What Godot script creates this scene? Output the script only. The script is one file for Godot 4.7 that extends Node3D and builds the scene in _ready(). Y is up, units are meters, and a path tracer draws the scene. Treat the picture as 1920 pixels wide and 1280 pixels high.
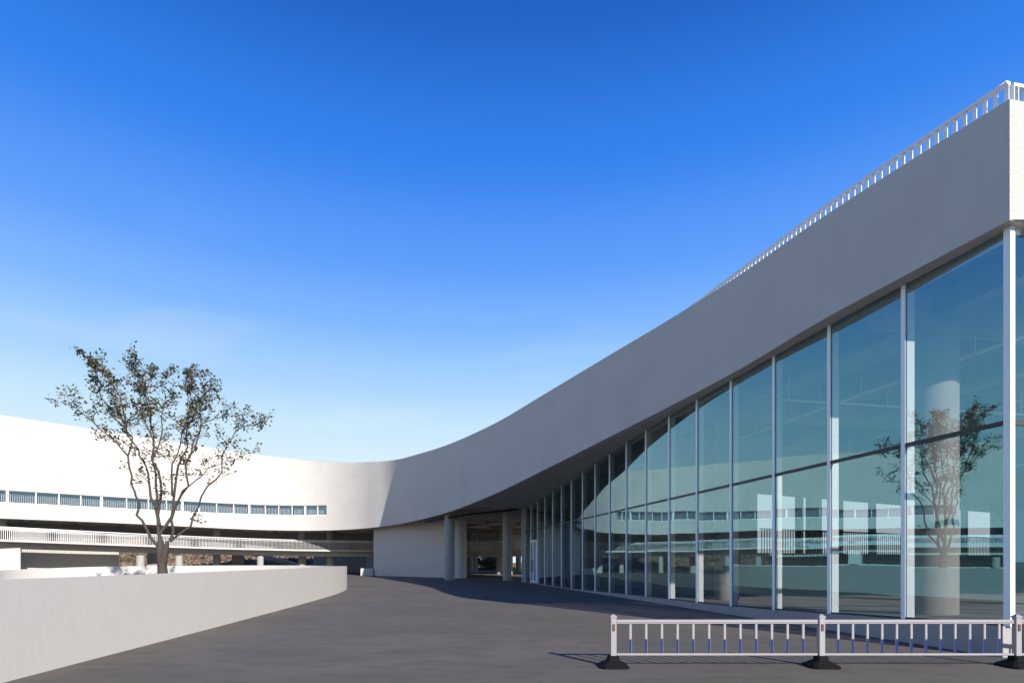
extends Node3D
# Plan coordinates: X to the right, Z away from the camera (world z = -Z), heights above the paving, all in metres.

var M := {}
var rng := RandomNumberGenerator.new()
var path := []          # fascia line: [X, Z, underside, top]
var used := {}

# ---------------------------------------------------------------- small helpers
func pv(x: float, z: float, h: float) -> Vector3:
	return Vector3(x, h, -z)

func lin(r: float, g: float, b: float, a := 1.0) -> Color:
	var c := Color(r, g, b).linear_to_srgb()
	c.a = a
	return c

func mb() -> SurfaceTool:
	var st := SurfaceTool.new()
	st.begin(Mesh.PRIMITIVE_TRIANGLES)
	st.set_smooth_group(-1)
	return st

func quad(st: SurfaceTool, a: Vector3, b: Vector3, c: Vector3, d: Vector3) -> void:
	for p in [a, b, c, a, c, d]:
		st.add_vertex(p)

# box spanned by three edge vectors from a corner
func slab(st: SurfaceTool, o: Vector3, u: Vector3, v: Vector3, w: Vector3) -> void:
	quad(st, o, o + u, o + u + v, o + v)
	quad(st, o + w, o + v + w, o + u + v + w, o + u + w)
	quad(st, o, o + w, o + u + w, o + u)
	quad(st, o + v, o + u + v, o + u + v + w, o + v + w)
	quad(st, o, o + v, o + v + w, o + w)
	quad(st, o + u, o + u + w, o + u + v + w, o + u + v)

func boxc(st: SurfaceTool, c: Vector3, s: Vector3, turn := 0.0) -> void:
	var b := Basis(Vector3.UP, turn)
	slab(st, c - b * (s / 2), b.x * s.x, b.y * s.y, b.z * s.z)

# a box with chamfered vertical and horizontal edges (12 edges bevelled by r)
func bevel_box(st: SurfaceTool, c: Vector3, s: Vector3, r: float, turn := 0.0) -> void:
	var b := Basis(Vector3.UP, turn)
	var h := s / 2
	var ring := func(hx: float, hz: float, y: float) -> Array:
		var k: float = minf(r, minf(hx, hz) * 0.9)
		var out := []
		for p in [[hx, -hz + k], [hx, hz - k], [hx - k, hz], [-hx + k, hz], [-hx, hz - k], [-hx, -hz + k], [-hx + k, -hz], [hx - k, -hz]]:
			out.append(c + b * Vector3(p[0], y, p[1]))
		return out
	var rings := [ring.call(h.x - r, h.z - r, -h.y), ring.call(h.x, h.z, -h.y + r), ring.call(h.x, h.z, h.y - r), ring.call(h.x - r, h.z - r, h.y)]
	for i in 3:
		for k in 8:
			var n := (k + 1) % 8
			quad(st, rings[i][k], rings[i + 1][k], rings[i + 1][n], rings[i][n])
	for k in range(1, 7):
		for p in [rings[0][0], rings[0][k], rings[0][k + 1]]: st.add_vertex(p)
		for p in [rings[3][0], rings[3][k + 1], rings[3][k]]: st.add_vertex(p)

# tube through points with radii
func tube(st: SurfaceTool, pts: Array, rad: Array, sides := 8, group := 1) -> void:
	st.set_smooth_group(group)
	var rings := []
	var side := Vector3.ZERO
	for i in pts.size():
		var t: Vector3 = (pts[mini(i + 1, pts.size() - 1)] - pts[maxi(i - 1, 0)]).normalized()
		if side == Vector3.ZERO:
			side = t.cross(Vector3.UP if absf(t.y) < 0.9 else Vector3.RIGHT).normalized()
		side = (side - t * side.dot(t)).normalized()
		var up := t.cross(side)
		var r := []
		for k in sides:
			var a := TAU * k / sides
			r.append(pts[i] + (side * cos(a) + up * sin(a)) * rad[i])
		rings.append(r)
	for i in pts.size() - 1:
		for k in sides:
			var n := (k + 1) % sides
			quad(st, rings[i][k], rings[i][n], rings[i + 1][n], rings[i + 1][k])
	st.set_smooth_group(-1)
	for k in range(1, sides - 1):
		for p in [rings[0][0], rings[0][k + 1], rings[0][k]]: st.add_vertex(p)
		for p in [rings[-1][0], rings[-1][k], rings[-1][k + 1]]: st.add_vertex(p)

func numbered(called: String) -> String:
	used[called] = used.get(called, -1) + 1
	return called if used[called] == 0 else "%s_%03d" % [called, used[called]]

func build(st: SurfaceTool, called: String, m: Material, parent: Node = self) -> MeshInstance3D:
	st.generate_normals()
	var o := MeshInstance3D.new()
	o.mesh = st.commit()
	o.material_override = null
	o.mesh.surface_set_material(0, m)
	o.name = numbered(called) if parent == self else called
	parent.add_child(o, true)
	return o

func put_mesh(mesh: Mesh, called: String, parent: Node, at: Transform3D) -> MeshInstance3D:
	var o := MeshInstance3D.new()
	o.mesh = mesh
	o.name = called
	parent.add_child(o, true)
	o.transform = at
	return o

func base(called: String, at := Vector3.ZERO) -> Node3D:
	var o := Node3D.new()
	o.name = numbered(called)
	add_child(o)
	o.position = at
	return o

func tag(o: Node, label: String, category: String, group := "") -> void:
	o.set_meta("label", label)
	o.set_meta("category", category)
	if group: o.set_meta("group", group)

func kind(o: Node, k: String) -> Node:
	o.set_meta("kind", k)
	return o

# ---------------------------------------------------------------- plan curves
func spline(rows: Array, steps: int) -> Array:
	var out := []
	var w: int = rows[0].size()
	for i in rows.size() - 1:
		for k in steps:
			var t := float(k) / steps
			var r := []
			for c in w:
				r.append(cubic_interpolate(rows[i][c], rows[i + 1][c], rows[maxi(i - 1, 0)][c], rows[mini(i + 2, rows.size() - 1)][c], t))
			out.append(r)
	out.append(rows[-1].duplicate())
	return out

# unit vector to the right of the walking direction, per point
func rights(p: Array) -> Array:
	var out := []
	for i in p.size():
		var a: Array = p[maxi(i - 1, 0)]
		var b: Array = p[mini(i + 1, p.size() - 1)]
		var d := Vector2(b[0] - a[0], b[1] - a[1]).normalized()
		out.append(Vector2(d.y, -d.x))
	return out

func off(p: Array, d) -> Array:
	var r := rights(p)
	var out := []
	for i in p.size():
		var q: Array = p[i].duplicate()
		var dd: float = d[i] if d is Array else d
		q[0] += r[i].x * dd
		q[1] += r[i].y * dd
		out.append(q)
	return out

# wall swept along p between heights lo[i] and hi[i]; thickness to the right
func sweep(st: SurfaceTool, p: Array, lo: Array, hi: Array, th: float, ends := true, round_top := 0.0) -> void:
	var q := off(p, th)
	var c0 := off(p, round_top)
	var c1 := off(p, th - round_top)
	var n := p.size()
	for i in n - 1:
		var j := i + 1
		st.set_smooth_group(1)
		quad(st, pv(p[i][0], p[i][1], lo[i]), pv(p[j][0], p[j][1], lo[j]), pv(p[j][0], p[j][1], hi[j] - round_top), pv(p[i][0], p[i][1], hi[i] - round_top))
		st.set_smooth_group(2)
		quad(st, pv(q[i][0], q[i][1], hi[i] - round_top), pv(q[j][0], q[j][1], hi[j] - round_top), pv(q[j][0], q[j][1], lo[j]), pv(q[i][0], q[i][1], lo[i]))
		st.set_smooth_group(3)
		quad(st, pv(c0[i][0], c0[i][1], hi[i]), pv(c0[j][0], c0[j][1], hi[j]), pv(c1[j][0], c1[j][1], hi[j]), pv(c1[i][0], c1[i][1], hi[i]))
		if round_top > 0.0:
			st.set_smooth_group(5)
			quad(st, pv(p[i][0], p[i][1], hi[i] - round_top), pv(p[j][0], p[j][1], hi[j] - round_top), pv(c0[j][0], c0[j][1], hi[j]), pv(c0[i][0], c0[i][1], hi[i]))
			st.set_smooth_group(6)
			quad(st, pv(c1[i][0], c1[i][1], hi[i]), pv(c1[j][0], c1[j][1], hi[j]), pv(q[j][0], q[j][1], hi[j] - round_top), pv(q[i][0], q[i][1], hi[i] - round_top))
		st.set_smooth_group(4)
		quad(st, pv(q[i][0], q[i][1], lo[i]), pv(q[j][0], q[j][1], lo[j]), pv(p[j][0], p[j][1], lo[j]), pv(p[i][0], p[i][1], lo[i]))
	st.set_smooth_group(-1)
	if ends:
		for e in [0, n - 1]:
			var a := pv(p[e][0], p[e][1], lo[e])
			var b := pv(q[e][0], q[e][1], lo[e])
			var c := pv(q[e][0], q[e][1], hi[e])
			var d := pv(p[e][0], p[e][1], hi[e])
			if e == 0: quad(st, a, d, c, b)
			else: quad(st, a, b, c, d)

func col(p: Array, k: int, add := 0.0) -> Array:
	var out := []
	for r in p: out.append(r[k] + add)
	return out

func flat(n: int, v: float) -> Array:
	var out := []
	out.resize(n)
	out.fill(v)
	return out

# position on the fascia line whose view ratio X/Z is closest (used to place bays along the curve)
func path_at(ratio: float) -> int:
	var best := 0
	for i in path.size():
		if absf(path[i][0] / path[i][1] - ratio) < absf(path[best][0] / path[best][1] - ratio): best = i
	return best

func point_at(ratio: float) -> Vector2:
	for i in path.size() - 1:
		var a := Vector2(path[i][0], path[i][1])
		var b := Vector2(path[i + 1][0], path[i + 1][1])
		var fa := a.x - ratio * a.y
		var fb := b.x - ratio * b.y
		if fa >= 0.0 and fb < 0.0: return a.lerp(b, fa / (fa - fb))
	return Vector2(path[-1][0], path[-1][1])

# ---------------------------------------------------------------- materials
func noise_tex(freq: float, stops: Array, size := 512, octaves := 5, sd := 1, normal := false, strength := 4.0, type := FastNoiseLite.TYPE_SIMPLEX_SMOOTH) -> NoiseTexture2D:
	var t := NoiseTexture2D.new()
	var n := FastNoiseLite.new()
	n.noise_type = type
	n.frequency = freq
	n.fractal_octaves = octaves
	n.seed = sd
	t.noise = n
	t.width = size
	t.height = size
	t.seamless = true
	t.generate_mipmaps = false
	if normal:
		t.as_normal_map = true
		t.bump_strength = strength
	elif stops:
		var g := Gradient.new()
		g.offsets = PackedFloat32Array(range(stops.size()).map(func(i): return float(i) / (stops.size() - 1)))
		g.colors = PackedColorArray(stops)
		t.color_ramp = g
	return t

func mat(called: String, c: Color, rough := 0.8, metal := 0.0) -> StandardMaterial3D:
	var m := StandardMaterial3D.new()
	m.resource_name = called
	m.albedo_color = c
	m.roughness = rough
	m.metallic = metal
	M[called] = m
	return m

func textured(called: String, c: Color, tex: Texture2D, scale: Vector3, rough: float, bump: Texture2D = null, bump_cm := 0.1) -> StandardMaterial3D:
	var m := mat(called, c, rough)
	m.albedo_texture = tex
	m.uv1_triplanar = true
	m.uv1_world_triplanar = true
	m.uv1_scale = scale
	if bump:
		m.heightmap_enabled = true
		m.heightmap_texture = bump
		m.heightmap_scale = bump_cm
	return m

func make_materials() -> void:
	var g := func(v: float) -> Color: return Color(v, v, v)
	var soft := noise_tex(0.012, [g.call(0.97), g.call(1.0), g.call(0.98), g.call(1.0)], 512, 4, 3)
	var grain := noise_tex(0.05, [], 512, 4, 5)
	var stucco := textured("white_stucco", lin(0.53, 0.505, 0.465), soft, Vector3(0.6, 0.05, 0.6), 0.85, grain, 0.12)
	stucco.detail_enabled = true
	stucco.detail_blend_mode = BaseMaterial3D.BLEND_MODE_MUL
	stucco.detail_uv_layer = BaseMaterial3D.DETAIL_UV_2
	stucco.detail_albedo = noise_tex(0.008, [g.call(0.95), g.call(1.0), g.call(0.97)], 512, 5, 8)
	stucco.uv2_triplanar = true
	stucco.uv2_world_triplanar = true
	stucco.uv2_scale = Vector3(0.05, 0.05, 0.05)
	textured("rough_stucco", lin(0.53, 0.505, 0.465), noise_tex(0.05, [g.call(0.86), g.call(1.0), g.call(0.95)], 512, 4, 21), Vector3(1.2, 0.8, 1.2), 0.9, noise_tex(0.06, [], 512, 4, 6), 1.6)
	textured("low_wall_stucco", lin(0.53, 0.505, 0.465), noise_tex(0.01, [g.call(0.975), g.call(1.0), g.call(0.985), g.call(1.0)], 512, 6, 31), Vector3(0.4, 0.2, 0.4), 0.85, grain, 0.1)
	var pave := textured("paving", lin(0.139, 0.124, 0.104), noise_tex(0.008, [g.call(0.90), g.call(0.97), g.call(1.0), g.call(0.93), g.call(1.0)], 1024, 7, 11), Vector3(0.09, 0.09, 0.16), 0.75, noise_tex(0.02, [], 512, 5, 12), 0.5)
	pave.metallic_specular = 0.3
	pave.detail_enabled = true
	pave.detail_blend_mode = BaseMaterial3D.BLEND_MODE_MUL
	pave.detail_uv_layer = BaseMaterial3D.DETAIL_UV_2
	pave.detail_albedo = noise_tex(0.01, [g.call(0.86), g.call(1.0), g.call(0.93), g.call(1.0)], 512, 6, 14)
	pave.uv2_triplanar = true
	pave.uv2_world_triplanar = true
	pave.uv2_scale = Vector3(0.021, 0.021, 0.034)
	var cast := noise_tex(0.012, [g.call(0.88), g.call(0.96), g.call(1.0), g.call(0.92)], 512, 6, 17)
	textured("concrete", lin(0.36, 0.35, 0.33), cast, Vector3(0.35, 0.12, 0.35), 0.8, noise_tex(0.03, [], 512, 5, 18), 0.3)
	textured("core_render", lin(0.53, 0.505, 0.465), cast, Vector3(0.35, 0.5, 0.35), 0.85, noise_tex(0.04, [], 512, 5, 19), 0.5)
	textured("soffit_concrete", lin(0.47, 0.435, 0.395), cast, Vector3(0.2, 0.2, 0.2), 0.85, grain, 0.2)
	textured("plinth_concrete", lin(0.32, 0.31, 0.30), cast, Vector3(0.25, 0.25, 0.25), 0.75, grain, 0.2)
	mat("white_metal", lin(0.78, 0.78, 0.77), 0.4)
	mat("frame_metal", lin(0.78, 0.84, 0.85), 0.35)
	mat("dark_metal", lin(0.02, 0.024, 0.03), 0.5)
	mat("rail_grey", lin(0.30, 0.29, 0.30), 0.4, 0.1)
	mat("blue_film", lin(0.010, 0.026, 0.13), 0.5)
	textured("rubber", lin(0.014, 0.014, 0.015), noise_tex(0.03, [g.call(0.7), g.call(1.0)], 256, 4, 41), Vector3(3, 3, 3), 0.8, grain, 0.2)
	M.rubber.metallic_specular = 0.2
	M.blue_film.metallic_specular = 0.25
	mat("reflector", lin(0.13, 0.06, 0.03), 0.3)
	mat("black_pipe", lin(0.012, 0.012, 0.014), 0.5)
	var dot := Image.create(4, 4, false, Image.FORMAT_RGBA8)
	dot.fill(Color(1, 1, 1, 1))
	var dot_tex := ImageTexture.create_from_image(dot)
	for v in [["coated_glass", Color(0.58, 0.90, 0.98, 0.26)], ["strip_glass", Color(0.75, 0.92, 1.0, 0.12)]]:
		var gl := mat(v[0], v[1], 0.0, 1.0)
		gl.albedo_texture = dot_tex
		gl.transparency = BaseMaterial3D.TRANSPARENCY_ALPHA
	var tint := mat("glass_body", Color(0.010, 0.04, 0.07, 0.44), 0.9)
	tint.transparency = BaseMaterial3D.TRANSPARENCY_ALPHA
	tint.metallic_specular = 0.0
	var tmk := mat("tyre_mark", lin(0.21, 0.195, 0.17, 0.22), 0.9)
	tmk.transparency = BaseMaterial3D.TRANSPARENCY_ALPHA
	var clear := mat("clear_glass", Color(0.9, 1.0, 0.98, 0.0), 0.0)
	clear.transparency = BaseMaterial3D.TRANSPARENCY_ALPHA
	textured("bark", lin(0.07, 0.056, 0.046), noise_tex(0.03, [g.call(0.55), g.call(1.0), g.call(0.75)], 256, 5, 51), Vector3(3.0, 0.8, 3.0), 0.9, noise_tex(0.05, [], 256, 4, 52), 0.8)
	var lf := mat("leaf", Color.WHITE, 0.45)
	lf.vertex_color_use_as_albedo = true
	lf.backlight_enabled = true
	lf.backlight = Color(0.35, 0.35, 0.2)
	var sc := mat("scrub", Color.WHITE, 0.9)
	sc.vertex_color_use_as_albedo = true
	textured("hill_soil", lin(0.16, 0.105, 0.07), noise_tex(0.02, [Color(0.5, 0.5, 0.5), Color(1, 1, 1), Color(0.7, 0.65, 0.6)], 512, 6, 61), Vector3(0.2, 0.2, 0.2), 0.95)

# ---------------------------------------------------------------- camera and light
func setup_view() -> void:
	var cam := Camera3D.new()
	cam.name = "camera"
	cam.projection = Camera3D.PROJECTION_FRUSTUM
	cam.near = 0.05
	cam.far = 2000.0
	cam.size = 0.05 * 1280.0 / 1100.0
	cam.frustum_offset = Vector2(0, 0.05 * (1053.0 - 640.0) / 1100.0)
	add_child(cam)
	cam.position = Vector3(0, 1.5, 0)
	cam.current = true
	# clear winter sky: deep blue overhead, paling to the horizon, a few thin wisps
	var w := 1024
	var h := 512
	var img := Image.create(w, h, false, Image.FORMAT_RGBF)
	var stops := [[0.0, Color(0.82, 0.94, 1.0)], [0.13, Color(0.77, 0.92, 1.0)], [0.215, Color(0.60, 0.82, 0.99)], [0.29, Color(0.39, 0.655, 0.99)], [0.37, Color(0.22, 0.48, 0.99)], [0.45, Color(0.115, 0.35, 0.98)], [0.565, Color(0.038, 0.228, 0.85)], [0.70, Color(0.015, 0.118, 0.53)], [1.0, Color(0.008, 0.07, 0.36)]]
	var wisp := FastNoiseLite.new()
	wisp.seed = 9
	wisp.frequency = 0.02
	wisp.fractal_octaves = 5
	for y in h:
		var el := (0.5 - (y + 0.5) / h) * PI
		var s := maxf(sin(el), 0.0)
		var c: Color = stops[-1][1]
		for i in stops.size() - 1:
			if s <= stops[i + 1][0]:
				var t: float = (s - stops[i][0]) / (stops[i + 1][0] - stops[i][0])
				c = (stops[i][1] as Color).lerp(stops[i + 1][1], smoothstep(0.0, 1.0, t) * 0.35 + t * 0.65)
				break
		for x in w:
			var cc := c
			if s > 0.0:
				var a := TAU * x / w
				var v := wisp.get_noise_3d(cos(a) * 60.0, s * 300.0, sin(a) * 60.0)
				var k := smoothstep(0.30, 0.62, v) * 0.10 * smoothstep(0.05, 0.2, s) * (1.0 - smoothstep(0.3, 0.5, s))
				cc = c.lerp(Color(0.95, 0.97, 1.0), k)
			img.set_pixel(x, y, cc)
	var pano := PanoramaSkyMaterial.new()
	pano.panorama = ImageTexture.create_from_image(img)
	var sky := Sky.new()
	sky.sky_material = pano
	var env := Environment.new()
	env.background_mode = Environment.BG_SKY
	env.sky = sky
	env.tonemap_mode = Environment.TONE_MAPPER_LINEAR
	env.tonemap_exposure = 1.5
	env.background_energy_multiplier = 1.0 / 1.5
	env.sdfgi_enabled = true
	env.ssao_enabled = true
	env.ssil_enabled = true
	var we := WorldEnvironment.new()
	we.environment = env
	add_child(we)
	var sun := DirectionalLight3D.new()
	sun.name = "sun"
	sun.light_energy = 1.6
	sun.light_color = Color(1.0, 0.97, 0.935)
	sun.light_angular_distance = 0.5
	sun.shadow_enabled = true
	add_child(sun)
	var d := Vector3(-0.63, -0.563, -1.0).normalized()
	sun.basis = Basis.looking_at(d, Vector3.UP)

# ---------------------------------------------------------------- ground, hill
func make_ground() -> void:
	var st := mb()
	quad(st, pv(-600, -300, 0), pv(-600, 900, 0), pv(600, 900, 0), pv(600, -300, 0))
	var ground := build(st, "ground", M.paving)
	kind(ground, "structure")
	# faint turning marks left by vehicles on the paving
	for a in [[-30.0, 14.0, 29.2, 0.10, 0.62], [-30.0, 14.0, 30.9, 0.06, 0.58], [-26.0, 10.0, 29.6, 0.25, 0.80], [-22.0, 16.0, 24.0, 0.05, 0.72], [-22.0, 16.0, 25.7, 0.0, 0.7], [14.0, 36.0, 17.5, 2.9, 3.9], [14.0, 36.0, 19.1, 2.95, 3.85]]:
		var tm := mb()
		for k in 40:
			var c := []
			for e in [[0, 0.0], [1, 0.0], [1, 0.16], [0, 0.16]]:
				var an: float = lerpf(a[3], a[4], (k + e[0]) / 40.0)
				c.append(pv(a[0] + cos(an) * (a[2] + e[1]), a[1] + sin(an) * (a[2] + e[1]), 0.004))
			quad(tm, c[0], c[1], c[2], c[3])
		build(tm, "tyre_mark", M.tyre_mark, ground)
	# brown scrub bank behind the building
	var n := FastNoiseLite.new()
	n.seed = 4
	n.frequency = 0.06
	var hs := mb()
	hs.set_smooth_group(1)
	var height := func(x: float, z: float) -> float:
		var k: float = smoothstep(0.0, 1.0, clampf((z - 86.0 - 0.12 * absf(x + 25.0)) / 26.0, 0.0, 1.0))
		k *= 1.0 - 0.88 * smoothstep(-22.0, -12.0, x)
		return -0.3 + k * 8.0 + n.get_noise_2d(x, z) * 1.6 * k
	for i in 60:
		for j in 16:
			var c := []
			for o in [[0, 0], [0, 1], [1, 1], [1, 0]]:
				var x: float = -110.0 + (i + o[0]) * 2.6
				var z: float = 84.0 + (j + o[1]) * 3.0
				c.append(pv(x, z, height.call(x, z)))
			quad(hs, c[0], c[1], c[2], c[3])
	kind(build(hs, "hill", M.hill_soil), "structure")
	var sc := mb()
	var r := RandomNumberGenerator.new()
	r.seed = 77
	for k in 5200:
		var x := r.randf_range(-80, 6)
		var z := r.randf_range(86, 112)
		var y: float = height.call(x, z)
		if y < 0.05: continue
		var green := r.randf() < 0.16
		var cc := Color(0.05, 0.075, 0.025) if green else Color(0.17, 0.10, 0.06).lerp(Color(0.24, 0.19, 0.14), r.randf())
		cc = cc * r.randf_range(0.6, 1.15)
		for b in 7:
			var dir := Vector3(r.randf_range(-1, 1), r.randf_range(0.2, 1.2), r.randf_range(-1, 1)).normalized()
			var o := pv(x + r.randf_range(-0.3, 0.3), z + r.randf_range(-0.3, 0.3), y - 0.05)
			var len := r.randf_range(0.35, 0.95)
			var side := dir.cross(Vector3(r.randf(), r.randf(), r.randf())).normalized() * r.randf_range(0.05, 0.16)
			sc.set_color(cc)
			for p in [o - side * 0.4, o + dir * len * 0.6 + side, o + dir * len]: sc.add_vertex(p)
			for p in [o - side * 0.4, o + dir * len, o + dir * len * 0.5 - side]: sc.add_vertex(p)
	var so := kind(build(sc, "scrub", M.scrub), "stuff")
	tag(so, "dry brown scrub covering the bank behind the walkway", "scrub")

func bush(at: Vector3, size: Vector3, tint: Color, sd: int, label: String) -> void:
	var o := base("bush", at)
	tag(o, label, "bush", "bushes behind the columns")
	var r := RandomNumberGenerator.new()
	r.seed = sd
	var st := mb()
	for k in 5:
		var a := TAU * k / 5.0
		var tip := Vector3(cos(a) * size.x * 0.6, size.y * 0.7, sin(a) * size.z * 0.6)
		tube(st, [Vector3(cos(a), 0, sin(a)) * 0.05, tip * 0.5 + Vector3(0, 0.1, 0), tip], [0.035, 0.022, 0.008], 5)
	build(st, "trunk", M.bark, o)
	var lf := mb()
	for k in 3800:
		var v := Vector3(r.randfn(), r.randfn(), r.randfn()).normalized() * pow(r.randf(), 0.4)
		var p := Vector3(v.x * size.x, size.y * 0.55 + v.y * size.y * 0.5, v.z * size.z)
		var d := Vector3(r.randf_range(-1, 1), r.randf_range(-0.3, 1), r.randf_range(-1, 1)).normalized()
		var s := d.cross(Vector3(r.randf(), r.randf(), r.randf())).normalized() * 0.07
		lf.set_color(tint * r.randf_range(0.6, 1.3))
		for q in [p, p + d * 0.15 + s, p + d * 0.3, p, p + d * 0.3, p + d * 0.15 - s]: lf.add_vertex(q)
	kind(build(lf, "leaves", M.leaf, o), "stuff")

# ---------------------------------------------------------------- the curved white building
func make_building() -> void:
	var ctrl := [
		[7.64, 9.00, 6.74, 8.60], [7.22, 10.95, 6.73, 8.79], [6.76, 13.0, 6.73, 8.98], [6.14, 15.9, 6.70, 9.25], [5.17, 19.60, 6.64, 9.54], [3.63, 24.20, 6.45, 9.79],
		[1.59, 29.60, 6.12, 9.93], [-0.65, 35.60, 5.80, 10.11], [-2.94, 41.00, 5.52, 10.34], [-5.30, 46.30, 5.34, 10.66], [-8.20, 52.20, 5.25, 11.13], [-11.70, 58.40, 5.18, 11.62],
		[-14.46, 61.17, 5.08, 11.90], [-17.23, 63.18, 5.00, 12.17], [-20.44, 64.60, 4.96, 12.50], [-23.65, 65.05, 4.96, 12.85], [-26.95, 64.47, 4.99, 13.12], [-30.30, 62.90, 5.05, 13.39], [-33.60, 60.59, 5.14, 13.65],
		[-36.66, 58.02, 5.22, 13.86], [-39.70, 55.28, 5.26, 14.02], [-42.33, 52.91, 5.27, 14.15], [-44.48, 50.98, 5.28, 14.25], [-49.0, 47.0, 5.32, 14.45], [-56.5, 40.6, 5.36, 14.8], [-64.0, 33.5, 5.4, 15.0], [-70.0, 25.5, 5.4, 15.1]]
	# keep the photographed lines straight near the corner
	ctrl[1][0] = 7.13; ctrl[2][0] = 6.66
	path = spline(ctrl, 8)
	var n := path.size()
	var root := base("curved_building")
	tag(root, "white curved building with sweeping fascia and a long strip of windows", "building")
	# bays of the strip window: indices on the curve
	var edges := []
	for px in [612, 594, 571, 547, 522, 497, 467, 438, 406, 373, 342, 312, 278, 237, 190, 151, 110, 67, 13, -45, -105, -170, -245, -330]:
		edges.append((px - 960.0) / 1100.0)
	var i0 := path_at(edges[0])
	var i1 := path_at(edges[-1])
	# fascia shell with the strip opening
	var th := 0.30
	var inn := off(path, th)
	var st := mb()
	var wlo := 6.64
	var whi := 7.74
	var lev := func(i: int, k: int) -> float:
		var r: Array = path[i]
		if k == 0: return r[2]
		if k == 3: return r[3]
		if i >= i0 - 8: return wlo if k == 1 else whi
		return lerpf(r[2], r[3], 0.3 if k == 1 else 0.5)
	for i in n - 1:
		var j := i + 1
		for k in 3:
			if k == 1 and i >= i0 and i < i1: continue
			st.set_smooth_group(1)
			quad(st, pv(path[i][0], path[i][1], lev.call(i, k)), pv(path[j][0], path[j][1], lev.call(j, k)), pv(path[j][0], path[j][1], lev.call(j, k + 1)), pv(path[i][0], path[i][1], lev.call(i, k + 1)))
			st.set_smooth_group(2)
			quad(st, pv(inn[i][0], inn[i][1], lev.call(i, k + 1)), pv(inn[j][0], inn[j][1], lev.call(j, k + 1)), pv(inn[j][0], inn[j][1], lev.call(j, k)), pv(inn[i][0], inn[i][1], lev.call(i, k)))
		var lids := [[path[i][3], path[j][3]], [path[i][2], path[j][2]]]
		if i >= i0 and i < i1: lids += [[wlo, wlo], [whi, whi]]
		st.set_smooth_group(3)
		for l in lids:
			quad(st, pv(path[i][0], path[i][1], l[0]), pv(path[j][0], path[j][1], l[1]), pv(inn[j][0], inn[j][1], l[1]), pv(inn[i][0], inn[i][1], l[0]))
	st.set_smooth_group(-1)
	for e in [i0, i1]:
		quad(st, pv(path[e][0], path[e][1], wlo), pv(inn[e][0], inn[e][1], wlo), pv(inn[e][0], inn[e][1], whi), pv(path[e][0], path[e][1], whi))
	build(st, "fascia", M.white_stucco, root)
	# end face of the fascia at the corner, on the street side
	var er := Vector2(0.98, 0.196)
	var c0 := Vector2(path[0][0], path[0][1])
	st = mb()
	slab(st, pv(c0.x + er.x * 0.004, c0.y + er.y * 0.004, 6.74), pv(er.x, er.y, 0) * 24.0, Vector3(0, 1.86, 0), pv(-er.y, er.x, 0) * 0.3)
	build(st, "end_fascia", M.rough_stucco, root)
	# rooms behind the strip window and roof ramp
	var depth := 12.0
	var start := 0
	for i in n:
		if path[i][1] < 23.5: start = i
	var ring: Array = path.slice(start)
	var rn := ring.size()
	var ri := off(ring, 0.31)
	var ro := off(ring, depth)
	var inner_line := off(ring, 9.0)
	var cl := mb()
	var rf := mb()
	var fl := mb()
	var ow := mb()
	for i in rn - 1:
		var j := i + 1
		var ci: float = ring[i][2] + 0.5
		var cj: float = ring[j][2] + 0.5
		cl.set_smooth_group(1)
		quad(cl, pv(ri[i][0], ri[i][1], ci), pv(ri[j][0], ri[j][1], cj), pv(ro[j][0], ro[j][1], cj), pv(ro[i][0], ro[i][1], ci))
		cl.set_smooth_group(2)
		quad(cl, pv(ri[i][0], ri[i][1], ci + 0.3), pv(ri[j][0], ri[j][1], cj + 0.3), pv(ro[j][0], ro[j][1], cj + 0.3), pv(ro[i][0], ro[i][1], ci + 0.3))
		rf.set_smooth_group(1)
		quad(rf, pv(ri[i][0], ri[i][1], ring[i][3] - 1.0), pv(ri[j][0], ri[j][1], ring[j][3] - 1.0), pv(ro[j][0], ro[j][1], ring[j][3] - 1.0), pv(ro[i][0], ro[i][1], ring[i][3] - 1.0))
		rf.set_smooth_group(2)
		quad(rf, pv(ri[i][0], ri[i][1], ring[i][3] - 1.3), pv(ri[j][0], ri[j][1], ring[j][3] - 1.3), pv(ro[j][0], ro[j][1], ring[j][3] - 1.3), pv(ro[i][0], ro[i][1], ring[i][3] - 1.3))
		if i + start >= i0 - 3:
			fl.set_smooth_group(1)
			var b0 := inner_line
			quad(fl, pv(b0[i][0], b0[i][1], ci + 0.31), pv(b0[j][0], b0[j][1], cj + 0.31), pv(b0[j][0], b0[j][1], ring[j][3] - 1.31), pv(b0[i][0], b0[i][1], ring[i][3] - 1.31))
	build(cl, "soffit_slab", M.soffit_concrete, root)
	build(rf, "roof_deck", M.soffit_concrete, root)
	build(fl, "inner_wall", M.concrete, root)
	sweep(ow, ro, col(ro, 2), col(ro, 3, 0.0), 0.3)
	build(ow, "outer_wall", M.white_stucco, root)
	# beams under the soffit: radial ones, and one along the curve
	var s := 0.0
	var last := -9.0
	var rr := rights(ring)
	for i in range(1, rn - 4):
		s += Vector2(ring[i][0] - ring[i - 1][0], ring[i][1] - ring[i - 1][1]).length()
		if s - last < 4.0: continue
		last = s
		var b := mb()
		var dir := pv(rr[i].x, rr[i].y, 0)
		var along := pv(-rr[i].y, rr[i].x, 0)
		slab(b, pv(ring[i][0], ring[i][1], ring[i][2] + 0.06) + dir * 0.33 - along * 0.17, dir * (depth - 0.35), along * 0.34, Vector3(0, 0.445, 0))
		build(b, "beam", M.soffit_concrete, root)
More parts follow.
